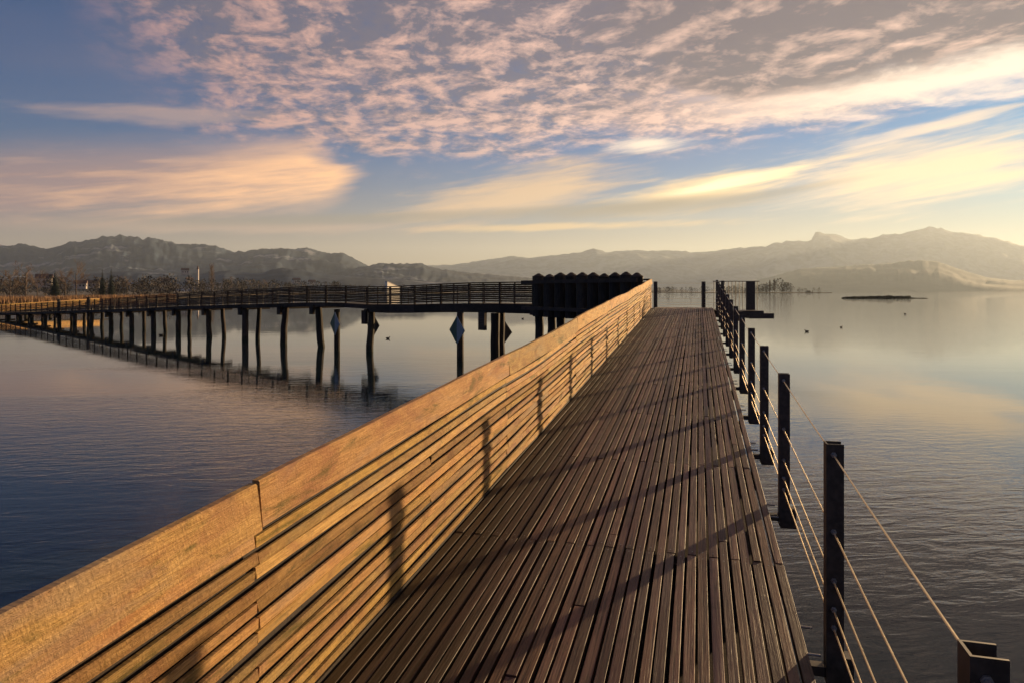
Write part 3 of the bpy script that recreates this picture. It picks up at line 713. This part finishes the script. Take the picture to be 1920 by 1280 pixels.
def bare_tree(px, D, h, w, label, group='bare trees on the left shore', seed=0, mat='twig'):
    r = random.Random(seed); b = (xw(px, D), D, 0.3)
    o = empty('bare_tree', label, 'tree', loc=b, group=group)
    tr = MB().tube([(0, 0, 0), (r.uniform(-.2, .2), 0, h * .3), (r.uniform(-.4, .4), 0, h * .75)], [h * .022, h * .017, h * .005], 7); tr.build('trunk', MAT['bark'], o)
    m = MB()
    def br(p, d, ln, rad, lv):
        q = p + d * ln; m.tube([tuple(p), tuple(q)], [rad, rad * .55], 3)
        if lv == 0: return
        for _ in range(4 if lv > 1 else 5):
            nd = (d + Vector((r.uniform(-1, 1), r.uniform(-1, 1), r.uniform(-.3, .8))) * 0.75).normalized()
            br(p + d * ln * r.uniform(.45, 1.0), nd, ln * r.uniform(.45, .7), rad * .5, lv - 1)
    for i in range(11):
        z = h * r.uniform(.22, .72); a = r.uniform(0, 6.28); d = Vector((math.cos(a) * w, math.sin(a) * w, 0.55 + 0.5 * z / h)).normalized()
        br(Vector((0, 0, z)), d, h * r.uniform(.16, .26) * (w + .4), h * .008, 3)
    m.build('crown', MAT[mat], o)
def conifer(px, D, h, w, label, seed=0):
    r = random.Random(seed); o = empty('conifer', label, 'tree', loc=(xw(px, D), D, 0.3), group='conifers on the left shore')
    MB().tube([(0, 0, 0), (0, 0, h * .97)], [h * .018, .03], 6).build('trunk', MAT['bark'], o)
    m = MB()
    for i in range(620):
        q = 1 - r.random() ** 0.62; z = h * (.08 + .92 * q); rad = w * (1 - q) ** 0.85 * r.uniform(.55, 1.1) + .12; a = r.uniform(0, 6.28)
        e = Vector((rad * math.cos(a), rad * math.sin(a), z - rad * .28)); s = Vector((-math.sin(a), math.cos(a), 0)) * rad * .22
        m.tri(Vector((0, 0, z + rad * .1)), e - s, e + s)
    m.build('crown', MAT['needle'], o)
def poplar(px, D, h, w, label, group, seed=0):
    r = random.Random(seed); o = empty('poplar', label, 'tree', loc=(xw(px, D), D, 0.3), group=group)
    MB().tube([(0, 0, 0), (0, 0, h * .9)], [h * .016, .05], 6).build('trunk', MAT['bark'], o)
    m = MB()
    for i in range(260):
        z = h * r.uniform(.08, .8); a = r.uniform(0, 6.28); ln = h * r.uniform(.08, .2); k = w * math.sin(math.pi * min(.97, z / h + .12)) ** .6
        m.tube([(r.uniform(-.2, .2), 0, z), (k * .6 * math.cos(a), k * .6 * math.sin(a), z + ln * .5), (k * math.cos(a), k * math.sin(a), z + ln)], [.09, .07, .03], 3)
    m.build('crown', MAT['twig'], o)
bare_tree(48, 330, 17, .75, 'tall reddish bare tree at the far left edge of the shore', seed=1)
bare_tree(18, 300, 12.5, .9, 'low wide bare tree leftmost on the shore above the reeds', seed=2)
bare_tree(70, 360, 14, .8, 'bare brown tree between the tall reddish tree and the round conifer', seed=3)
bare_tree(143, 380, 18, .85, 'broad bare brown tree right of the round dark conifer', seed=4)
bare_tree(122, 350, 14, .8, 'narrow bare tree squeezed between round conifer and broad bare tree', seed=5)
bare_tree(238, 520, 14, .9, 'bare tree standing right of the two pointed conifers', seed=6)
bare_tree(300, 620, 15, .9, 'grey bare tree above the bridge rail, left of the pale tower', seed=7)
bare_tree(430, 900, 21, .9, 'wide bare tree behind the bridge right of the lone poplar', seed=8)
bare_tree(500, 1000, 20, .9, 'hazy bare tree behind the bridge where the rail starts to rise', seed=9)
conifer(103, 400, 16.5, 3.4, 'round-shouldered dark conifer beside the pale house on the left shore', seed=1)
conifer(192, 430, 17.5, 2.4, 'left one of the two pointed dark conifers on the shore', seed=2)
conifer(208.5, 425, 18.5, 2.6, 'right and taller one of the two pointed dark conifers', seed=3)
poplar(397, 800, 38, 4.0, 'lone tall poplar rising behind the bridge on the left shore', 'poplars', seed=4)
def house(px, D, w, h, label, y0=0.4, seed=0, rot=0.0, mono=False):
    o = empty('house', label, 'house', loc=(xw(px, D), D, y0), rot=(0, 0, rot), group='pale houses on the left shore')
    d = w * (.12 if mono else .7)
    if mono:
        m = MB(); m.v = [(-w/2, -d/2, 0), (w/2, -d/2, 0), (w/2, d/2, 0), (-w/2, d/2, 0), (-w/2, -d/2, h), (w/2, -d/2, h*.55), (w/2, d/2, h*.55), (-w/2, d/2, h)]
        m.f = [(0, 3, 2, 1), (4, 5, 6, 7), (0, 1, 5, 4), (1, 2, 6, 5), (2, 3, 7, 6), (3, 0, 4, 7)]; m.build('wall', MAT['sunny'], o)
        m = MB(); t = .3; m.v = [(-w/2-.3, -d/2-.3, h+.05), (w/2+.3, -d/2-.3, h*.55), (w/2+.3, d/2+.3, h*.55), (-w/2-.3, d/2+.3, h+.05)]; m.v += [(a, b, c + t) for a, b, c in m.v]
        m.f = [(0, 3, 2, 1), (4, 5, 6, 7), (0, 1, 5, 4), (1, 2, 6, 5), (2, 3, 7, 6), (3, 0, 4, 7)]; m.build('roof', MAT['wall'], o)
        return o
    MB().box(-w/2, w/2, -d/2, d/2, 0, h).build('wall', MAT['wall'], o)
    m = MB(); e = .5; rh = w * .33
    m.v = [(-w/2-e, -d/2-e, h), (w/2+e, -d/2-e, h), (w/2+e, d/2+e, h), (-w/2-e, d/2+e, h), (-w/2-e, 0, h+rh), (w/2+e, 0, h+rh)]
    m.f = [(0, 3, 2, 1), (0, 1, 5, 4), (2, 3, 4, 5), (0, 4, 3), (1, 2, 5)]; m.build('roof', MAT['roof'], o)
    for k in (-.3, 0.02, .3):
        MB().box(w*k-.6, w*k+.6, -d/2-.06, -d/2-.004, h*.45, h*.8).build('window', MAT['glass'], o)
    return o
house(83, 460, 9, 6, 'pale house left of the round dark conifer', y0=6.0, rot=.5)
house(151, 520, 8, 4, 'small pale house below the broad bare tree', y0=5.0, rot=.4)
house(176, 560, 8, 3.5, 'small pale house left of the two pointed conifers', y0=6.0, rot=.4)
house(311, 900, 11, 6, 'grey-white house left of the pale tower above the rail', y0=11, rot=.5)
house(347, 1300, 13, 8, 'small white house high on the slope left of the tower', y0=34, rot=.5)
house(355, 1000, 9, 4, 'bright yellow-lit house just left of the tower foot', y0=16, rot=.9)
house(556, 1400, 14, 7, 'pale house in haze above the bridge rail, left of the leaning pile', y0=18, rot=.6)
house(585, 1450, 14, 6, 'second pale house in haze above the bridge rail', y0=16, rot=.6)
house(736, 620, 20, 11.4, 'bright sunlit wedge-shaped building peeping over the bridge rail', y0=.4, rot=R(66), mono=True)
tw = empty('tower', 'slender pale tower catching warm light left of the lone poplar', 'tower', loc=(xw(371, 1500), 1500, 10))
MB().box(-1.7, 1.7, -1.7, 1.7, 0, 40).build('shaft', MAT['wall'], tw)
m = MB(); m.v = [(-1.9, -1.9, 40.02), (1.9, -1.9, 40.02), (1.9, 1.9, 40.02), (-1.9, 1.9, 40.02), (0, 0, 50)]; m.f = [(0, 3, 2, 1), (0, 1, 4), (1, 2, 4), (2, 3, 4), (3, 0, 4)]; m.build('roof', MAT['roof'], tw)

# --- right: peninsula with poplars, reed island, far bank
rg = random.Random(77)
ringp = [(xw(1200, 1500), 1500), (xw(1330, 1180), 1180), (xw(1480, 1080), 1080), (xw(1560, 1080), 1080), (xw(1530, 1130), 1130), (xw(1430, 1300), 1300), (xw(1300, 1700), 1700), (xw(1200, 1700), 1700)]
tag(MB().poly(ringp, -1, 0.6).build('peninsula', MAT['earth']), kind='structure')
pw = MB()
for i in range(70):
    px = rg.uniform(1225, 1480); D = 1180 + rg.uniform(0, 60) if px > 1335 else rg.uniform(1250, 1600)
    h = (12 + 12 * math.exp(-((px - 1468) / 30) ** 2)) * rg.uniform(.6, 1.1); clump(pw, xw(px, D), D, .3, h, h * .5, 110, rg, size=h * .08)
for i in range(14):
    px = rg.uniform(1485, 1545); h = rg.uniform(3, 9) if px < 1515 or px > 1525 else 3; clump(pw, xw(px, 1100), 1100, .3, h, h * .5, 60, rg, size=.7)
tag(pw.build('peninsula_woods', MAT['wood_far']), 'hazy grey woods on the low peninsula beyond the balcony', 'woods', kind='stuff')
poplar(1452, 1120, 25, 3.2, 'tall hazy poplar on the peninsula right of the balcony', 'poplars', seed=8)
poplar(1443.5, 1120, 23, 1.5, 'thin spire-like poplar just left of the tall hazy poplar', 'poplars', seed=9)
isl = MB()
for i in range(3800):
    t = rg.uniform(-1, 1); px = 1659 + 81 * t; D = 326 + rg.uniform(-5, 6) * (1 - t * t); env = (1 - t * t) ** .35 * (0.75 + .4 * mnoise.noise(Vector((t * 6, 0, 3)))) * (0.35 if t > .6 else 1)
    x = xw(px, D); h = 1.9 * env * rg.uniform(.6, 1.1); a = rg.uniform(0, 3.14); w = rg.uniform(.06, .2)
    isl.tri((x - math.cos(a) * w, D - math.sin(a) * w, -.05), (x + math.cos(a) * w, D + math.sin(a) * w, -.05), (x + rg.uniform(-.3, .3), D, h))
MAT['reed_wet'] = plain('wet_reed', (0.07, 0.06, 0.03), 0.9)
tag(isl.build('reed_island', MAT['reed_wet']), 'long low island of dark reeds alone on the right of the lake', 'reeds', kind='stuff')

# --- water birds
def duck(px, py, label, s=1.0, rot=0.0):
    s *= 0.62
    D = F * CAMZ / (py - HZ); o = empty('water_bird', label, 'bird', loc=(xw(px, D), D, 0), rot=(0, 0, rot), group='water birds')
    m = MB(); st = [(-.24, .10, .015), (-.17, .10, .06), (-.05, .075, .10), (.08, .07, .10), (.17, .09, .07), (.22, .12, .03)]
    m.tube([(a * s, 0, b * s) for a, b, r in st], [r * s for a, b, r in st], 10); m.build('body', MAT['feather'], o, smooth=True)
    st = [(.17, .10, .035), (.19, .18, .032), (.21, .235, .045), (.25, .245, .038), (.29, .235, .012)]
    m = MB(); m.tube([(a * s, 0, b * s) for a, b, r in st], [r * s for a, b, r in st], 8); m.build('head', MAT['feather'], o, smooth=True)
duck(302, 629, 'dark water bird between the piles at the far left', 1.3, .4)
duck(605, 608, 'dark water bird just left of the slim post with diamond board', 1.3, 2.0)
duck(727, 635, 'dark water bird on open water right of the leaning pile', 1.1, .2)
duck(980, 598, 'dark water bird under the bridge beside the capped piles', 1.2, .4)
duck(1513, 622, 'darkest water bird right of the railing, nearest the shore platform', 1.3, 3.0)
duck(1577, 614, 'small water bird below the reed island', 1.1, .3)
duck(1697, 589, 'tiny water bird under the right end of the reed island', 1.3, 2.8)

# ------------------------------------------------------------------ haze
def haze_mat():
    m = bpy.data.materials.new('lake_haze'); m.use_nodes = True; nt = m.node_tree; nt.nodes.clear()
    out = nt.nodes.new('ShaderNodeOutputMaterial'); v = nt.nodes.new('ShaderNodeVolumePrincipled')
    v.inputs['Color'].default_value = (0.68, 0.82, 0.95, 1); v.inputs['Density'].default_value = 4.0e-5; v.inputs['Anisotropy'].default_value = 0.32
    nt.links.new(v.outputs[0], out.inputs['Volume']); return m
tag(MB().box(-24500, 24500, -2000, 23500, -4.0, 1480).build('haze', haze_mat()), kind='stuff')
